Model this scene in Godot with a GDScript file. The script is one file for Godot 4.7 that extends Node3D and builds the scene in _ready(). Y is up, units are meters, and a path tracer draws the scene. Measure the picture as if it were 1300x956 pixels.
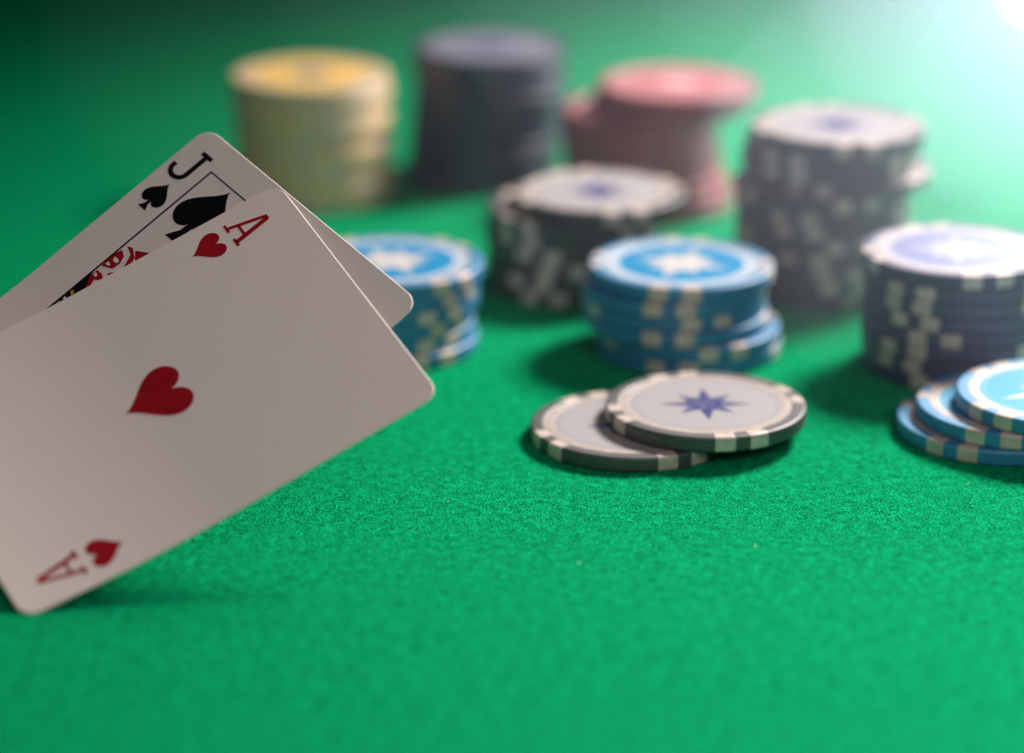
extends Node3D
# Two playing cards leaning over a green felt table with stacks of poker chips behind. Lengths in the builders are millimetres.
const MM := 0.00104
const CHIP_R := 20.0
const CHIP_T := 3.2
const RING_R := 17.3
const INLAY_R := 15.4
const HALF_U := 41.64   # half length of a card
const HALF_V := 29.81  # half width of a card
const CARD_T := 0.3

var rng := RandomNumberGenerator.new()
var taken := {}
var chip_meshes := {}
var wear: NoiseTexture2D

func _ready() -> void:
	rng.seed = 77
	wear = noise_tex(512, 0.035, 55, 5, Color(0.88, 0.875, 0.87), Color(1, 1, 1), FastNoiseLite.TYPE_SIMPLEX_SMOOTH, 0.22)
	# ---- camera
	var cam := Camera3D.new()
	cam.name = "camera"
	add_child(cam)
	cam.position = Vector3(0, 197.11, 0) * MM
	cam.rotation_degrees = Vector3(-18.98, 0, 0)
	var lens := CameraAttributesPhysical.new()
	lens.frustum_focal_length = 91.2
	lens.frustum_near = 0.02
	lens.frustum_far = 30.0
	lens.frustum_focus_distance = 535.0 * MM
	lens.exposure_aperture = 4.8
	cam.attributes = lens
	cam.fov = 14.99
	cam.near = 0.02
	cam.far = 30.0
	cam.current = true
	# ---- dim room light, no sky
	var env := Environment.new()
	env.background_mode = Environment.BG_COLOR
	env.background_color = Color(0.055, 0.05, 0.054).linear_to_srgb()
	env.tonemap_mode = Environment.TONE_MAPPER_LINEAR
	env.tonemap_exposure = 1.0
	env.sdfgi_enabled = true
	env.ssao_enabled = true
	env.ssil_enabled = true
	env.volumetric_fog_enabled = true
	env.volumetric_fog_density = 0.0
	var we := WorldEnvironment.new()
	we.name = "environment"
	we.environment = env
	add_child(we)
	# ---- key lamp, high behind the table on the right, outside the frame
	var key := SpotLight3D.new()
	key.name = "key_light"
	add_child(key)
	key.look_at_from_position(Vector3(340, 400, -900) * MM, Vector3(400, 0, -640) * MM, Vector3.UP)
	key.light_color = Color(1.0, 0.965, 0.93)
	key.light_energy = 1.82
	key.light_size = 0.09
	key.spot_range = 3.0
	key.spot_attenuation = 2.0
	key.spot_angle = 68.0
	key.spot_angle_attenuation = 1.0
	key.shadow_enabled = true

	# ---- weak soft fill from above the camera
	var fill := AreaLight3D.new()
	fill.name = "fill_light"
	add_child(fill)
	fill.look_at_from_position(Vector3(150, 390, -80) * MM, Vector3(60, 0, -560) * MM, Vector3.UP)
	fill.light_color = Color(1.0, 0.95, 0.95)
	fill.light_energy = 0.104
	fill.area_size = Vector2(0.4, 0.25)
	fill.area_range = 3.0
	fill.area_attenuation = 2.0
	fill.shadow_enabled = true

	build_felt()
	build_lamp()
	build_haze()
	build_stacks()
	build_cards()

# ------------------------------------------------------------------ helpers
func numbered(called: String) -> String:
	var n: int = taken.get(called, 0)
	taken[called] = n + 1
	return called if n == 0 else "%s_%03d" % [called, n]

func lin(r: float, g: float, b: float) -> Color:
	return Color(r, g, b).linear_to_srgb()

func tag(o: Node, label: String, category := "", group := "", kind := "") -> void:
	if label: o.set_meta("label", label)
	if category: o.set_meta("category", category)
	if group: o.set_meta("group", group)
	if kind: o.set_meta("kind", kind)

func part(called: String, mesh: Mesh, mat: Material, parent: Node) -> MeshInstance3D:
	var o := MeshInstance3D.new()
	o.name = called
	o.mesh = mesh
	o.material_override = mat
	parent.add_child(o, true)
	return o

func plastic(c: Color, rough := 0.5, coat := 0.0) -> StandardMaterial3D:
	var m := StandardMaterial3D.new()
	m.albedo_color = c
	m.roughness = rough
	m.metallic_specular = 0.75
	m.albedo_texture = wear
	m.uv1_triplanar = true
	m.uv1_world_triplanar = true
	m.uv1_scale = Vector3.ONE * 16.0
	if coat > 0.0:
		m.clearcoat_enabled = true
		m.clearcoat = coat
		m.clearcoat_roughness = 0.3
	return m

func noise_tex(size: int, freq: float, seed_: int, octaves: int, lo: Color, hi: Color, kind := FastNoiseLite.TYPE_SIMPLEX_SMOOTH, squeeze := 0.0) -> NoiseTexture2D:
	var n := FastNoiseLite.new()
	n.noise_type = kind
	n.seed = seed_
	n.frequency = freq
	n.fractal_type = FastNoiseLite.FRACTAL_FBM if octaves > 1 else FastNoiseLite.FRACTAL_NONE
	n.fractal_octaves = octaves
	var t := NoiseTexture2D.new()
	t.width = size
	t.height = size
	t.seamless = true
	t.noise = n
	var g := Gradient.new()
	g.set_color(0, lo)
	g.set_color(1, hi)
	g.set_offset(0, squeeze)
	g.set_offset(1, 1.0 - squeeze)
	t.color_ramp = g
	return t

# ------------------------------------------------------------------ felt
func build_felt() -> void:
	var m := StandardMaterial3D.new()
	m.albedo_color = lin(0.004, 0.66, 0.28)
	m.albedo_texture = noise_tex(1024, 0.24, 5, 2, Color(0.34, 0.42, 0.38), Color(1, 1, 1), FastNoiseLite.TYPE_SIMPLEX_SMOOTH, 0.24)
	m.roughness = 1.0
	m.metallic_specular = 0.08
	m.uv1_triplanar = true
	m.uv1_world_triplanar = true
	m.uv1_scale = Vector3.ONE * 9.0
	m.heightmap_enabled = true
	m.heightmap_scale = 0.022
	m.heightmap_texture = noise_tex(1024, 0.3, 9, 2, Color.BLACK, Color.WHITE)
	m.detail_enabled = true
	m.detail_blend_mode = BaseMaterial3D.BLEND_MODE_MUL
	m.detail_uv_layer = BaseMaterial3D.DETAIL_UV_2
	m.detail_albedo = noise_tex(1024, 0.1, 21, 4, Color(0.76, 0.8, 0.78), Color(1, 1, 1), FastNoiseLite.TYPE_SIMPLEX_SMOOTH, 0.2)
	m.uv2_triplanar = true
	m.uv2_world_triplanar = true
	m.uv2_scale = Vector3.ONE * 3.1
	var p := PlaneMesh.new()
	p.size = Vector2(3.2, 3.6)
	p.subdivide_width = 8
	p.subdivide_depth = 8
	var felt := part("table_felt", p, m, self)
	felt.position = Vector3(0, 0, -1.0)
	# loose fibres standing off the felt where it is in focus
	var wool := StandardMaterial3D.new()
	wool.albedo_color = lin(0.006, 0.66, 0.29)
	wool.roughness = 1.0
	wool.metallic_specular = 0.1
	wool.vertex_color_use_as_albedo = true
	wool.backlight_enabled = true
	wool.backlight = Color(0.5, 0.5, 0.5)
	var mm := MultiMesh.new()
	mm.transform_format = MultiMesh.TRANSFORM_3D
	mm.use_colors = true
	mm.mesh = fibre_mesh()
	mm.instance_count = 110000
	for i in mm.instance_count:
		var z := rng.randf_range(-620, -410)
		var x := rng.randf_range(-0.3, 0.3) * -z + 10.0
		var turn := Basis(Vector3.UP, rng.randf() * TAU) * Basis(Vector3.RIGHT, rng.randf_range(-0.9, 0.9)) * Basis(Vector3.BACK, rng.randf_range(-0.25, 0.3))
		mm.set_instance_transform(i, Transform3D(turn.scaled(Vector3.ONE * rng.randf_range(0.5, 1.4)), Vector3(x, 0, z + 1000.0 / 1.04) * MM))
		var tone := rng.randf_range(0.6, 1.15)
		mm.set_instance_color(i, Color(tone, tone, tone))
	var fuzz := MultiMeshInstance3D.new()
	fuzz.name = "felt_fibres"
	fuzz.multimesh = mm
	fuzz.material_override = wool
	fuzz.set_meta("kind", "stuff")
	felt.add_child(fuzz, true)
	var specks := SurfaceTool.new()
	specks.begin(Mesh.PRIMITIVE_TRIANGLES)
	for spot in [[87.0, -509.0], [101.0, -494.0], [-12.0, -500.0], [44.0, -478.0], [64.0, -560.0], [12.0, -470.0]]:
		var at := Vector3(spot[0], 0.35, spot[1] + 1000.0 / 1.04)
		var dir := Vector3.RIGHT.rotated(Vector3.UP, rng.randf() * TAU) * rng.randf_range(0.5, 1.0)
		specks.append_from(fibre_mesh(), 0, Transform3D(Basis(dir, Vector3.UP, dir.cross(Vector3.UP) * 1.6), at * MM))
	part("lint", specks.commit(), plastic(lin(0.6, 0.55, 0.4), 0.9), felt).set_meta("kind", "stuff")
	tag(felt, "green felt covering of the card table", "table felt", "", "structure")

func fibre_mesh() -> ArrayMesh:
	var fibre := SurfaceTool.new()
	fibre.begin(Mesh.PRIMITIVE_TRIANGLES)
	for k in 3:
		var a := Vector3(-0.6 + 0.4 * k, 0.02 + 0.16 * sin(PI * k / 3.0), 0.06 * sin(2.0 * k))
		var b := Vector3(-0.6 + 0.4 * (k + 1), 0.02 + 0.16 * sin(PI * (k + 1) / 3.0), 0.06 * sin(2.0 * (k + 1)))
		for v in [a + Vector3(0, 0, 0.035), a - Vector3(0, 0, 0.035), b - Vector3(0, 0, 0.035), a + Vector3(0, 0, 0.035), b - Vector3(0, 0, 0.035), b + Vector3(0, 0, 0.035)]:
			fibre.set_normal(Vector3.UP)
			fibre.add_vertex(v * MM)
	return fibre.commit()

# ------------------------------------------------------------------ lamp at the corner
func build_lamp() -> void:
	var lamp := Node3D.new()
	lamp.name = numbered("pendant_lamp")
	add_child(lamp)
	lamp.position = Vector3(143, 53, -743) * MM
	tag(lamp, "glowing white globe lamp hanging over the far right corner of the felt", "lamp")
	var glow := StandardMaterial3D.new()
	glow.albedo_color = Color(0.9, 0.9, 0.9)
	glow.emission_enabled = true
	glow.emission = Color(0.95, 0.98, 1.0)
	glow.emission_energy_multiplier = 2.4
	var s := SphereMesh.new()
	s.radius = 15.0 * MM
	s.height = 30.0 * MM
	part("glowing_globe", s, glow, lamp)
	var metal := plastic(lin(0.5, 0.5, 0.52), 0.3)
	var cap := SurfaceTool.new()
	cap.begin(Mesh.PRIMITIVE_TRIANGLES)
	lathe(cap, [[0.0, 34.0, 0, 1], [3.0, 34.0, 0.2, 1], [4.0, 32.0, 1, 0.3], [6.5, 22.0, 1, 0.2], [7.5, 13.0, 1, 0]], 0.0, TAU, 40)
	part("socket", cap.commit(), metal, lamp)
	var cord := SurfaceTool.new()
	cord.begin(Mesh.PRIMITIVE_TRIANGLES)
	lathe(cord, [[1.2, 700.0, 1, 0], [1.2, 33.0, 1, 0]], 0.0, TAU, 12)
	part("cord", cord.commit(), metal, lamp)
	var l := OmniLight3D.new()
	l.name = "lamp_light"
	lamp.add_child(l)
	l.light_color = Color(0.92, 0.97, 1.0)
	l.light_energy = 0.014
	l.light_size = 0.012
	l.omni_range = 3.0
	l.omni_attenuation = 2.0
	l.shadow_enabled = true

func build_haze() -> void:
	# overlapping banks, so that the mist thins out towards its edge
	for bank in [[Vector3(640, 210, 520), 0.1, Vector3(200, 50, -725)], [Vector3(520, 190, 440), 0.12, Vector3(198, 50, -725)], [Vector3(420, 170, 360), 0.3, Vector3(195, 50, -720)], [Vector3(310, 150, 280), 0.4, Vector3(190, 50, -720)], [Vector3(220, 130, 220), 1.6, Vector3(185, 50, -720)], [Vector3(230, 130, 200), 1.5, Vector3(155, 35, -610)]]:
		var f := FogVolume.new()
		f.name = numbered("haze")
		f.shape = RenderingServer.FOG_VOLUME_SHAPE_ELLIPSOID
		f.size = bank[0] * MM
		f.position = bank[2] * MM
		var m := FogMaterial.new()
		m.albedo = Color(0.86, 0.9, 1.0)
		m.density = bank[1]
		f.material = m
		tag(f, "pale haze glowing round the lamp at the far right", "haze", "haze round the lamp", "stuff")
		add_child(f)

# ------------------------------------------------------------------ chips
# profile points are [radius, height, normal_r, normal_y] in mm
func lathe(st: SurfaceTool, prof: Array, a0: float, a1: float, steps: int) -> void:
	for i in steps:
		var t0: float = lerpf(a0, a1, float(i) / steps)
		var t1: float = lerpf(a0, a1, float(i + 1) / steps)
		for k in prof.size() - 1:
			var p: Array = prof[k]
			var q: Array = prof[k + 1]
			var quad := [[p, t0], [q, t1], [q, t0], [p, t0], [p, t1], [q, t1]]
			for c in quad:
				var e: Array = c[0]
				var dir := Vector3(sin(c[1]), 0, cos(c[1]))
				st.set_normal((dir * float(e[2]) + Vector3.UP * float(e[3])).normalized())
				st.add_vertex((dir * float(e[0]) + Vector3.UP * float(e[1])) * MM)

func rim_profile() -> Array:
	var b := 0.62
	var out := [[RING_R, CHIP_T - 0.16, -0.7, 0.7], [RING_R + 0.25, CHIP_T, -0.4, 0.9], [RING_R + 0.35, CHIP_T, 0, 1]]
	for i in 5:
		var a := PI / 2 * i / 4.0
		out.append([CHIP_R - b + b * sin(a), CHIP_T - b + b * cos(a), sin(a), cos(a)])
	for i in 5:
		var a := PI / 2 * i / 4.0
		out.append([CHIP_R - b + b * cos(a), b - b * sin(a), cos(a), -sin(a)])
	out.append([10.0, 0.0, 0, -1])
	return out

func make_chip_meshes() -> void:
	var prof := rim_profile()
	var half_w := deg_to_rad(5.8)
	var sep := deg_to_rad(10.3)
	var rim := SurfaceTool.new()
	rim.begin(Mesh.PRIMITIVE_TRIANGLES)
	for k in 4:
		var c := k * PI / 2
		lathe(rim, prof, c - sep + half_w, c + sep - half_w, 3)
		lathe(rim, prof, c + sep + half_w, c + PI / 2 - sep - half_w, 22)
	lathe(rim, [[10.0, 0.0, 0, -1], [0.0, 0.0, 0, -1]], 0, TAU, 32)
	chip_meshes.rim = rim.commit()
	var spot := SurfaceTool.new()
	spot.begin(Mesh.PRIMITIVE_TRIANGLES)
	lathe(spot, prof, -half_w, half_w, 5)
	chip_meshes.spot = spot.commit()
	chip_meshes.spot_angles = []
	for k in 4:
		chip_meshes.spot_angles.append(k * PI / 2 - sep)
		chip_meshes.spot_angles.append(k * PI / 2 + sep)
	var ring := SurfaceTool.new()
	ring.begin(Mesh.PRIMITIVE_TRIANGLES)
	var t := CHIP_T - 0.1
	lathe(ring, [[INLAY_R, t - 0.08, -1, 0.2], [INLAY_R + 0.08, t, -0.5, 1], [INLAY_R + 0.2, t, 0, 1], [RING_R, t, 0, 1]], 0, TAU, 96)
	chip_meshes.ring = ring.commit()
	var inlay := SurfaceTool.new()
	inlay.begin(Mesh.PRIMITIVE_TRIANGLES)
	for i in 72:
		for a in [[0.0, 0.0], [INLAY_R + 0.1, TAU * (i + 1) / 72.0], [INLAY_R + 0.1, TAU * i / 72.0]]:
			var d := Vector3(sin(a[1]), 0, cos(a[1])) * float(a[0])
			inlay.set_normal(Vector3.UP)
			inlay.set_uv(Vector2(d.x, d.z) / (2.0 * INLAY_R + 0.4) + Vector2(0.5, 0.5))
			inlay.add_vertex((d + Vector3.UP * (t - 0.06)) * MM)
	chip_meshes.inlay = inlay.commit()

# fills a polygon into an image by horizontal spans
func fill_poly(im: Image, pts: PackedVector2Array, c: Color) -> void:
	var lo := 1e9
	var hi := -1e9
	for p in pts:
		lo = minf(lo, p.y)
		hi = maxf(hi, p.y)
	for y in range(maxi(0, int(lo)), mini(im.get_height() - 1, int(hi)) + 1):
		var xs: Array[float] = []
		for i in pts.size():
			var a := pts[i]
			var b := pts[(i + 1) % pts.size()]
			if (a.y <= y + 0.5) != (b.y <= y + 0.5):
				xs.append(a.x + (y + 0.5 - a.y) / (b.y - a.y) * (b.x - a.x))
		xs.sort()
		for i in range(0, xs.size() - 1, 2):
			im.fill_rect(Rect2i(int(round(xs[i])), y, maxi(0, int(round(xs[i + 1])) - int(round(xs[i]))), 1), c)

func circle(c: Vector2, r: float, n := 64) -> PackedVector2Array:
	var out := PackedVector2Array()
	for i in n:
		out.append(c + Vector2(cos(TAU * i / n), sin(TAU * i / n)) * r)
	return out

func star_points(c: Vector2, r: float, long_: float, short_: float, waist: float, turn: float) -> PackedVector2Array:
	var out := PackedVector2Array()
	for i in 16:
		var a := TAU * i / 16.0 + turn
		var rr: float = (long_ if i % 4 == 0 else short_) if i % 2 == 0 else waist
		out.append(c + Vector2(cos(a), sin(a)) * r * rr)
	return out

func inlay_material(ground: Color, star: Color, line: Color, long_: float, short_: float, waist: float, broken: bool, disc := 1.0) -> StandardMaterial3D:
	var n := 1024
	var im := Image.create(n, n, false, Image.FORMAT_RGB8)
	var c := Vector2(n / 2.0, n / 2.0)
	im.fill(ground)
	fill_poly(im, circle(c, n * 0.465), line)
	fill_poly(im, circle(c, n * 0.457), ground)
	if disc < 1.0:
		im.fill(line)
		fill_poly(im, circle(c, n * 0.5 * disc, 128), ground)
	fill_poly(im, star_points(c, n * 0.5 * minf(disc, 1.0), long_, short_, waist, 0.3), star)
	if broken:
		for i in 70:
			var a := rng.randf() * TAU
			var p := c + Vector2(cos(a), sin(a)) * n * rng.randf_range(0.02, 0.2)
			fill_poly(im, circle(p, rng.randf_range(3, 9), 7), ground)
		for i in 60:
			var a := rng.randf() * TAU
			var p := c + Vector2(cos(a), sin(a)) * n * rng.randf_range(0.08, 0.28)
			fill_poly(im, circle(p, rng.randf_range(2, 5), 7), star)
	for i in 240:
		var p := Vector2(rng.randf() * n, rng.randf() * n)
		var old := im.get_pixelv(Vector2i(p))
		fill_poly(im, circle(p, rng.randf_range(1.5, 5), 6), old.darkened(rng.randf_range(0.03, 0.14)))
	im.resize(512, 512, Image.INTERPOLATE_LANCZOS)
	var m := StandardMaterial3D.new()
	m.albedo_texture = ImageTexture.create_from_image(im)
	m.roughness = 0.45
	m.metallic_specular = 0.45
	return m

func make_chip(rim_c: Color, spot_c: Color, ring_c: Color, inlay_m: Material) -> Node3D:
	var chip := Node3D.new()
	part("rim", chip_meshes.rim, plastic(rim_c), chip)
	var sm := plastic(spot_c, 0.42)
	for a in chip_meshes.spot_angles:
		part("edge_spot", chip_meshes.spot, sm, chip).rotation.y = a
	part("ring", chip_meshes.ring, plastic(ring_c, 0.45), chip)
	part("inlay", chip_meshes.inlay, inlay_m, chip)
	return chip

const ORDINAL := ["topmost", "second from top", "third from top", "fourth from top", "fifth from top", "sixth from top", "seventh from top", "eighth from top", "ninth from top", "tenth from top", "eleventh from top", "twelfth from top"]

# shifts and turns run from the top chip down; a stack with fewer entries than chips repeats small random ones
func stack(proto: Node3D, colour: String, where: String, group: String, at: Vector2, count: int, shifts: Array, turns: Array) -> void:
	for k in count:
		var o: Node3D = proto.duplicate()
		o.name = numbered("poker_chip")
		add_child(o)
		var dx: float = float(shifts[k]) if k < shifts.size() else rng.randf_range(-0.9, 0.9) + (float(shifts[-1]) if shifts.size() else 0.0)
		var dz := rng.randf_range(-0.7, 0.7)
		var turn: float = float(turns[k]) if k < turns.size() else rng.randf_range(-45, 45)
		o.position = Vector3(at.x + dx, (count - 1 - k) * (CHIP_T + 0.02) + 0.02, at.y + dz) * MM
		o.rotation_degrees.y = turn
		var word: String = ORDINAL[k] if k < count - 1 else "bottommost"
		tag(o, "%s poker chip, %s in %s" % [colour, word, where], "poker chip", group)

func build_stacks() -> void:
	make_chip_meshes()
	var cream := lin(0.6, 0.5, 0.46)
	var white := lin(0.55, 0.52, 0.52)
	var black := make_chip(lin(0.06, 0.058, 0.068), cream, lin(0.45, 0.38, 0.35), inlay_material(lin(0.35, 0.33, 0.345), lin(0.028, 0.033, 0.16), lin(0.2, 0.22, 0.27), 0.6, 0.48, 0.23, true))
	var blue := make_chip(lin(0.014, 0.2, 0.43), cream, lin(0.4, 0.48, 0.58), inlay_material(lin(0.006, 0.23, 0.46), white, lin(0.45, 0.52, 0.62), 0.8, 0.58, 0.36, false, 0.88))
	var pale := make_chip(lin(0.02, 0.24, 0.48), cream, cream, inlay_material(lin(0.05, 0.33, 0.55), white, lin(0.3, 0.45, 0.6), 0.82, 0.5, 0.3, false))
	var navy := make_chip(lin(0.035, 0.05, 0.13), cream, lin(0.42, 0.36, 0.36), inlay_material(lin(0.19, 0.21, 0.38), lin(0.36, 0.37, 0.46), lin(0.4, 0.39, 0.46), 0.8, 0.56, 0.34, false, 0.88))
	var dark := make_chip(lin(0.013, 0.015, 0.045), lin(0.03, 0.034, 0.075), lin(0.2, 0.2, 0.26), inlay_material(lin(0.18, 0.18, 0.24), lin(0.05, 0.05, 0.1), lin(0.1, 0.1, 0.16), 0.62, 0.4, 0.2, false))
	var red := make_chip(lin(0.34, 0.035, 0.06), lin(0.34, 0.09, 0.11), lin(0.5, 0.3, 0.3), inlay_material(lin(0.38, 0.13, 0.14), lin(0.55, 0.36, 0.36), lin(0.6, 0.4, 0.4), 0.6, 0.4, 0.2, false))
	var yellow := make_chip(lin(0.85, 0.6, 0.33), lin(0.72, 0.56, 0.48), lin(0.72, 0.56, 0.34), inlay_material(lin(0.8, 0.52, 0.13), lin(0.16, 0.19, 0.25), lin(0.72, 0.56, 0.34), 0.36, 0.36, 0.32, false))

	stack(yellow, "yellow", "the yellow stack at the back left", "chips in the yellow stack", Vector2(-51.5, -719), 10, [0, 0.5, -0.5, 0.7, -0.3, 0.8, 0.1, -0.6, 0.6, -0.2], [])
	stack(dark, "dark navy", "the dark stack between yellow and red", "chips in the back dark stack", Vector2(-5.8, -737), 11, [0, -0.3, 0.2, 0.4, -0.2, -0.6, -0.9, -1.2, -1.6, -2.0, -2.4], [])
	stack(red, "red", "the crooked red stack at the back", "chips in the red stack", Vector2(42.0, -709), 10, [0, -1.7, -8.9, -9.8, -9.5, -8.9, -9, -7.8, -6.1, -5.6], [])
	stack(black, "black", "the tall black stack at right", "chips in the tall black stack", Vector2(74.7, -639), 12, [0, -1, -1.8, 1.8, -3.7, -3, -2.6, -3, -2.8, -2.4, -2.7, -2.6], [8, -40, -36, -30, 20, -25, -22, 14, -18, 5, 10, 24])
	stack(black, "black", "the low black stack between two blue stacks", "chips in the low black stack", Vector2(20, -641), 7, [0, -5.4, -5.9, -6.1, -5.7, -6.2, -5.9], [18, -44, -40, -24, -8, -30, -20])
	stack(blue, "blue", "the blue stack at table centre", "chips in the middle blue stack", Vector2(36.6, -592.5), 6, [0, -1.5, -1.5, -1, 1.6, 2], [-7, -6, 18, -8, 20, -14])
	stack(blue, "blue", "the blue stack just right of the cards", "chips in the blue stack beside the cards", Vector2(-26.1, -595), 6, [0, -0.8, -1, -2.5, -2, -1.2], [45, 54, 38, 51, 40, 33])
	stack(navy, "navy blue", "the navy stack at the right edge", "chips in the navy stack", Vector2(94.0, -581.5), 8, [0, 0.6, 0.9, 1, 0.8, 0.6, 0.8, 1], [12, -38, -41, -36, -22, -42, -45, -20])
	# the loose chips in front
	loose(black, Vector3(23.6, 0, -535.5), 29.5, "black and white poker chip lying on the felt under another", "two black and white chips at the front")
	loose(black, Vector3(38.6, 1, -538), 18, "black and white poker chip lying half over another at the front", "two black and white chips at the front")
	loose(pale, Vector3(97.1, 0, -539), -36, "light blue poker chip at the bottom of three fanned at the right edge", "three blue chips at the right edge")
	loose(pale, Vector3(100.9, 1, -539), -23, "light blue poker chip between two others fanned at the right edge", "three blue chips at the right edge")
	loose(pale, Vector3(108.3, 2, -536.5), -52, "light blue poker chip on top of three fanned at the right edge", "three blue chips at the right edge")
	for p in [black, blue, pale, navy, dark, red, yellow]:
		p.free()

func loose(proto: Node3D, at: Vector3, turn: float, label: String, group: String) -> void:
	var o: Node3D = proto.duplicate()
	o.name = numbered("poker_chip")
	add_child(o)
	o.position = Vector3(at.x, at.y * (CHIP_T + 0.02) + 0.02, at.z) * MM
	o.rotation_degrees.y = turn
	tag(o, label, "poker chip", group)

# ------------------------------------------------------------------ cards
# card axes: x along the card towards its top edge, z across towards its right edge, y out of its face. «bow» lifts the lower half off the flat.
func bowed(p: Vector2, lift: float, bow: float) -> Vector3:
	var u := minf(p.x, 0.0)
	var slope := -2.0 * bow * u
	var n := Vector3(slope, 1, 0).normalized()
	return Vector3(p.x, bow * u * u, p.y) + n * lift

func bow_normal(p: Vector2, bow: float) -> Vector3:
	return Vector3(-2.0 * bow * minf(p.x, 0.0), 1, 0).normalized()

# lays flat outlines on the bowed card
func on_card(outlines: Array, lift: float, bow: float, base: Vector3, st: SurfaceTool = null, flip := false) -> SurfaceTool:
	if st == null:
		st = SurfaceTool.new()
		st.begin(Mesh.PRIMITIVE_TRIANGLES)
	for line in outlines:
		var lo := 1e9
		var hi := -1e9
		for p in line:
			lo = minf(lo, p.x)
			hi = maxf(hi, p.x)
		var step := 2.0
		var u := floorf(lo / step) * step
		while u < hi:
			var cell := PackedVector2Array([Vector2(u, -99), Vector2(u + step, -99), Vector2(u + step, 99), Vector2(u, 99)])
			for piece in Geometry2D.intersect_polygons(line, cell):
				var tri := Geometry2D.triangulate_polygon(piece)
				for i in range(0, tri.size(), 3):
					var abc := [piece[tri[i]], piece[tri[i + 1]], piece[tri[i + 2]]]
					if ((abc[1] - abc[0]).cross(abc[2] - abc[0]) < 0.0) != flip:
						abc.reverse()
					for p in abc:
						st.set_normal(bow_normal(p, bow) * (-1.0 if flip else 1.0))
						st.set_uv(Vector2(p.y / 60.0 + 0.5, 0.5 - p.x / 84.0))
						st.add_vertex((bowed(p, lift, bow) - base) * MM)
			u += step
	return st

func rounded_card() -> PackedVector2Array:
	var r := 3.3
	var out := PackedVector2Array()
	for c in [[1, 1, 0.0], [-1, 1, 90.0], [-1, -1, 180.0], [1, -1, 270.0]]:
		for i in 9:
			var a := deg_to_rad(float(c[2]) + 90.0 * i / 8.0)
			out.append(Vector2(float(c[0]) * (HALF_U - r) + cos(a) * r, float(c[1]) * (HALF_V - r) + sin(a) * r))
	return out

# helpers for outlines given upright (x right, y up) about a point of the card; «down» turns them round for the lower index
func place(pts: Array, at: Vector2, size: float, down := false) -> PackedVector2Array:
	var out := PackedVector2Array()
	for p in pts:
		var q: Vector2 = p * size
		out.append((at + Vector2(q.y, q.x)) * (-1.0 if down else 1.0))
	return out

func heart() -> Array:   # about 1 wide, from y = -0.6 to 0.5
	var out := []
	for i in 56:
		var t := TAU * i / 56.0
		var x := 16.0 * pow(sin(t), 3)
		var y := 13.0 * cos(t) - 5.0 * cos(2 * t) - 2.0 * cos(3 * t) - cos(4 * t)
		out.append(Vector2(x / 32.5, y / 27.0 + (0.0 if y > -6 else 0.0)))
	return out

func spade() -> Array:
	var out := []
	for p in heart():
		var q: Vector2 = p
		out.append(Vector2(q.x, -q.y * 1.0 + 0.06))
	# the stem: cut in where the two lobes meet
	var kept := []
	for q in out:
		if not (absf(q.x) < 0.07 and q.y < -0.1):
			kept.append(q)
	kept.sort_custom(func(a, b): return fposmod(atan2(a.x, a.y), TAU) < fposmod(atan2(b.x, b.y), TAU))
	var res := []
	var done := false
	for q in kept:
		if q.x < 0 and not done:
			done = true
			res.append_array([Vector2(0.06, -0.24), Vector2(0.07, -0.42), Vector2(0.2, -0.66), Vector2(-0.2, -0.66), Vector2(-0.07, -0.42), Vector2(-0.06, -0.24)])
		res.append(q)
	return res

func bar(a: Vector2, b: Vector2, w: float) -> Array:
	var n := (b - a).normalized().orthogonal() * w / 2
	return [a + n, b + n, b - n, a - n]

func letter_a() -> Array:   # 5.4 wide, 8 tall, its foot at y = 0
	return [bar(Vector2(-1.9, 0.3), Vector2(-0.25, 8.0), 0.7), bar(Vector2(1.9, 0.3), Vector2(0.25, 8.0), 0.95), bar(Vector2(-1.35, 2.5), Vector2(1.35, 2.5), 0.6),
		bar(Vector2(-2.9, 0.3), Vector2(-0.9, 0.3), 0.6), bar(Vector2(0.9, 0.3), Vector2(2.9, 0.3), 0.6), [Vector2(-0.65, 7.5), Vector2(0.75, 7.5), Vector2(0.5, 8.2), Vector2(-0.45, 8.2)]]

func letter_j() -> Array:
	var out := [bar(Vector2(-0.2, 7.5), Vector2(2.6, 7.5), 0.95)]
	var spine := [Vector2(1.25, 7.3), Vector2(1.25, 2.0)]
	for i in range(1, 11):
		var a := -PI * i / 10.0 * 1.02
		spine.append(Vector2(-0.6, 2.0) + Vector2(cos(a) * 1.85, sin(a) * 1.75))
	spine.append(Vector2(-2.42, 2.7))
	var left := []
	var right := []
	for i in spine.size():
		var a: Vector2 = spine[maxi(i - 1, 0)]
		var b: Vector2 = spine[mini(i + 1, spine.size() - 1)]
		var n := (b - a).normalized().orthogonal() * (0.52 if i < spine.size() - 1 else 0.55)
		left.append(spine[i] + n)
		right.append(spine[i] - n)
	right.reverse()
	out.append(left + right)
	return out

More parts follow.
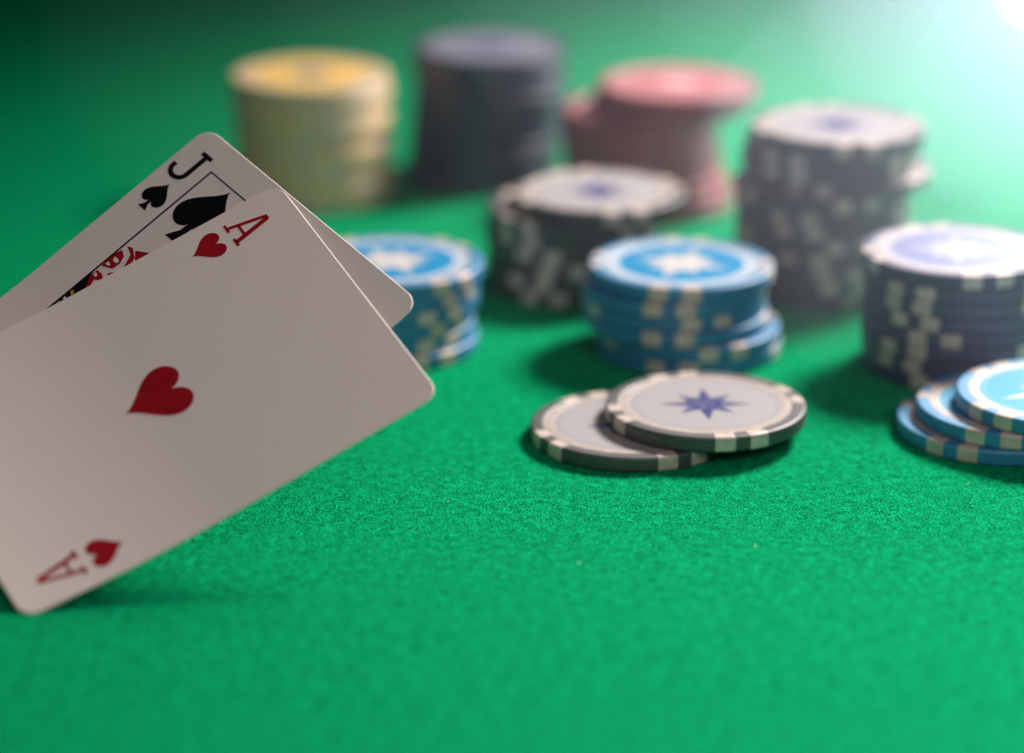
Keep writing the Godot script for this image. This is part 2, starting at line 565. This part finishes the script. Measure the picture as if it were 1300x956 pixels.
func card(called: String, label: String, axis_u: Vector3, axis_v: Vector3, centre: Vector3, bow: float) -> Array:
	var base := Vector3(-HALF_U + 1.0, bow * (HALF_U - 1.0) * (HALF_U - 1.0), HALF_V - 1.0)
	var u := axis_u.normalized()
	var n := axis_v.cross(u).normalized()
	var b := Basis(u, n, u.cross(n))
	var o := Node3D.new()
	o.name = numbered(called)
	add_child(o)
	o.transform = Transform3D(b, (centre + b * base) * MM)
	tag(o, label, "playing card", "two playing cards")
	var line := rounded_card()
	var bevel := 0.14
	var face := PackedVector2Array()
	for i in line.size():
		var along := (line[(i + 1) % line.size()] - line[i - 1]).normalized().orthogonal()
		face.append(line[i] - along * signf(along.dot(line[i])) * bevel)
	var st := on_card([face], 0.0, bow, base)
	on_card([line], -CARD_T, bow, base, st, true)
	for i in line.size():
		var p := line[i]
		var q := line[(i + 1) % line.size()]
		var side := (q - p).orthogonal().normalized()
		if side.dot(p) < 0: side = -side
		for e in 20:
			var p0 := p.lerp(q, e / 20.0)
			var p1 := p.lerp(q, (e + 1) / 20.0)
			if p.distance_to(q) < 2.0:
				if e > 0: break
				p1 = q
			var f0 := face[i].lerp(face[(i + 1) % face.size()], e / 20.0)
			var f1 := face[i].lerp(face[(i + 1) % face.size()], (e + 1) / 20.0) if p1 != q else face[(i + 1) % face.size()]
			for c in [[f0, 0.0], [p1, -bevel], [f1, 0.0], [f0, 0.0], [p0, -bevel], [p1, -bevel], [p0, -bevel], [p1, -CARD_T], [p1, -bevel], [p0, -bevel], [p0, -CARD_T], [p1, -CARD_T]]:
				st.set_normal(Vector3(side.x, 0.75, side.y).normalized() if c[1] > -CARD_T else Vector3(side.x, 0, side.y))
				st.set_uv(Vector2(c[0].y / 60.0 + 0.5, 0.5 - c[0].x / 84.0))
				st.add_vertex((bowed(c[0], c[1], bow) - base) * MM)
	part("card_stock", st.commit(), card_paper(), o)
	return [o, base, bow]

var paper: StandardMaterial3D
func card_paper() -> StandardMaterial3D:
	if paper: return paper
	var n := 1024
	var im := Image.create(n, n, false, Image.FORMAT_RGB8)
	var clean := lin(0.8, 0.695, 0.665)
	im.fill(clean)
	for i in 130:   # faint grubby marks
		var p := Vector2(rng.randf() * n, rng.randf() * n)
		fill_poly(im, circle(p, rng.randf_range(1.0, 2.6), 6), clean.darkened(rng.randf_range(0.03, 0.2)))
	for i in 46:    # hairline scratches
		var p := Vector2(rng.randf() * n, rng.randf() * n)
		var d := Vector2.from_angle(rng.randf() * TAU) * rng.randf_range(8, 40)
		fill_poly(im, PackedVector2Array(bar(p, p + d, 1.3)), clean.darkened(rng.randf_range(0.03, 0.1)))
	paper = StandardMaterial3D.new()
	paper.albedo_texture = ImageTexture.create_from_image(im)
	paper.roughness = 0.42
	paper.metallic_specular = 0.4
	paper.roughness_texture = noise_tex(512, 0.02, 31, 4, Color(0.3, 0.3, 0.3), Color(0.55, 0.55, 0.55))
	paper.roughness = 1.0
	return paper

func printed(called: String, outlines: Array, mat: Material, c: Array, lift := 0.03) -> void:
	part(called, on_card(outlines, lift, c[2], c[1]).commit(), mat, c[0])

func build_cards() -> void:
	var red := plastic(lin(0.38, 0.006, 0.015), 0.45)
	red.metallic_specular = 0.25
	var ink := plastic(lin(0.006, 0.006, 0.007), 0.45)
	ink.metallic_specular = 0.2
	var gold := plastic(lin(0.6, 0.33, 0.02), 0.45)
	# ace of hearts, in front
	var ace := card("playing_card", "ace of hearts playing card in front, one corner resting on the felt", Vector3(0.8420593, 0.3817946, -0.3810106), Vector3(0.5306114, -0.4594548, 0.7122870), Vector3(-63.536, 26.152, -486.528), 0.002219)
	printed("heart_pip", [place(heart(), Vector2(0.2, 0.0), 11.6)], red, ace)
	for down in [false, true]:
		printed("index_heart", [place(heart(), Vector2(23.7, -24.1), 6.1, down)], red, ace)
		var a := []
		for stroke in letter_a():
			a.append(place(stroke, Vector2(28.0, -24.0), 1.0, down))
		printed("index_letter", a, red, ace)
	# jack of spades, behind
	var jack := card("playing_card", "jack of spades playing card tucked behind the ace of hearts", Vector3(0.7093353, 0.5085384, -0.4880903), Vector3(0.6976416, -0.4075880, 0.5892099), Vector3(-67.149, 30.479, -497.349), 0.0023927)
	printed("index_spade", [place(spade(), Vector2(24.2, -25.2), 5.4)], ink, jack)
	var j := []
	for stroke in letter_j():
		j.append(place(stroke, Vector2(29.3, -25.7), 1.0))
	printed("index_letter", j, ink, jack)
	var fv := -21.25
	printed("frame_line", [PackedVector2Array([Vector2(-35, fv - 0.19), Vector2(35.15, fv - 0.19), Vector2(35.15, fv + 0.19), Vector2(-35, fv + 0.19)]), PackedVector2Array([Vector2(34.83, fv + 0.19), Vector2(35.15, fv + 0.19), Vector2(35.15, 21.4), Vector2(34.83, 21.4)])], ink, jack)
	printed_figure(jack, red, ink, gold)
	printed("spade_pip", [place(spade(), Vector2(26.9, -15.0), 11.0)], ink, jack)

# the strip of the court figure that shows above the ace: straps, scroll and black robe, printed in red, black and gold
func printed_figure(jack: Array, red: Material, ink: Material, gold: Material) -> void:
	var shapes := {
		"red": [[[13.35, -18.6], [15.0, -15.9], [11.6, -15.4], [12.1, -17.05]], [[13.1, -20.6], [13.6, -19.5], [12.25, -17.5], [9.0, -16.2], [9.6, -17.5], [12.3, -18.65]],
			[[11.93, -20.7], [11.2, -19.3], [9.65, -18.65], [7.9, -18.84], [6.9, -20.96], [8.75, -21.15], [10.6, -21.15]],
			[[5.83, -20.85], [5.85, -19.5], [5.35, -18.6], [4.45, -18.9], [4.0, -19.6], [2.9, -19.2], [2.2, -18.6], [1.2, -19.2], [2.0, -20.0], [3.4, -20.5], [4.4, -20.8]], [[6.6, -18.8], [7.6, -18.1], [6.0, -17.2]]],
		"paper": [[[10.0, -20.6], [10.1, -19.7], [9.7, -19.05], [9.2, -19.25], [9.2, -20.2]], [[7.75, -20.8], [8.55, -20.55], [8.15, -19.7], [7.8, -20.05]], [[4.75, -20.65], [5.35, -20.6], [5.0, -19.8], [4.5, -19.95]]],
		"ink": [[[5.3, -21.1], [3.6, -20.55], [2.0, -19.6], [0.5, -18.6], [-6.0, -19.0], [-6.2, -21.1]], [[13.5, -19.6], [13.4, -19.4], [12.1, -16.9], [12.2, -17.3]], [[14.85, -16.4], [15.0, -15.9], [13.3, -18.4], [13.4, -18.7]]],
		"gold": [[[-0.6, -21.05], [-0.1, -20.8], [-0.6, -20.1], [-1.2, -20.2]], [[-3.4, -21.05], [-3.7, -20.6], [-4.5, -20.9]]],
		"white": [[[-2.1, -21.0], [-2.1, -20.4], [-2.7, -20.3], [-2.7, -20.8]]],
	}
	var inks := {"red": red, "ink": ink, "gold": gold, "paper": card_paper(), "white": card_paper()}
	var lifts := {"red": 0.03, "ink": 0.035, "paper": 0.045, "gold": 0.045, "white": 0.045}
	var figure := part("court_figure", on_card([PackedVector2Array([Vector2(12.9, -19.2), Vector2(12.7, -19.1), Vector2(12.8, -19.3)])], 0.04, jack[2], jack[1]).commit(), ink, jack[0])
	for colour in shapes:
		var outlines := []
		for pts in shapes[colour]:
			var line := PackedVector2Array()
			for p in pts:
				line.append(Vector2(p[0], p[1]))
			outlines.append(line)
		part("printed_pattern", on_card(outlines, lifts[colour], jack[2], jack[1]).commit(), inks[colour], figure)
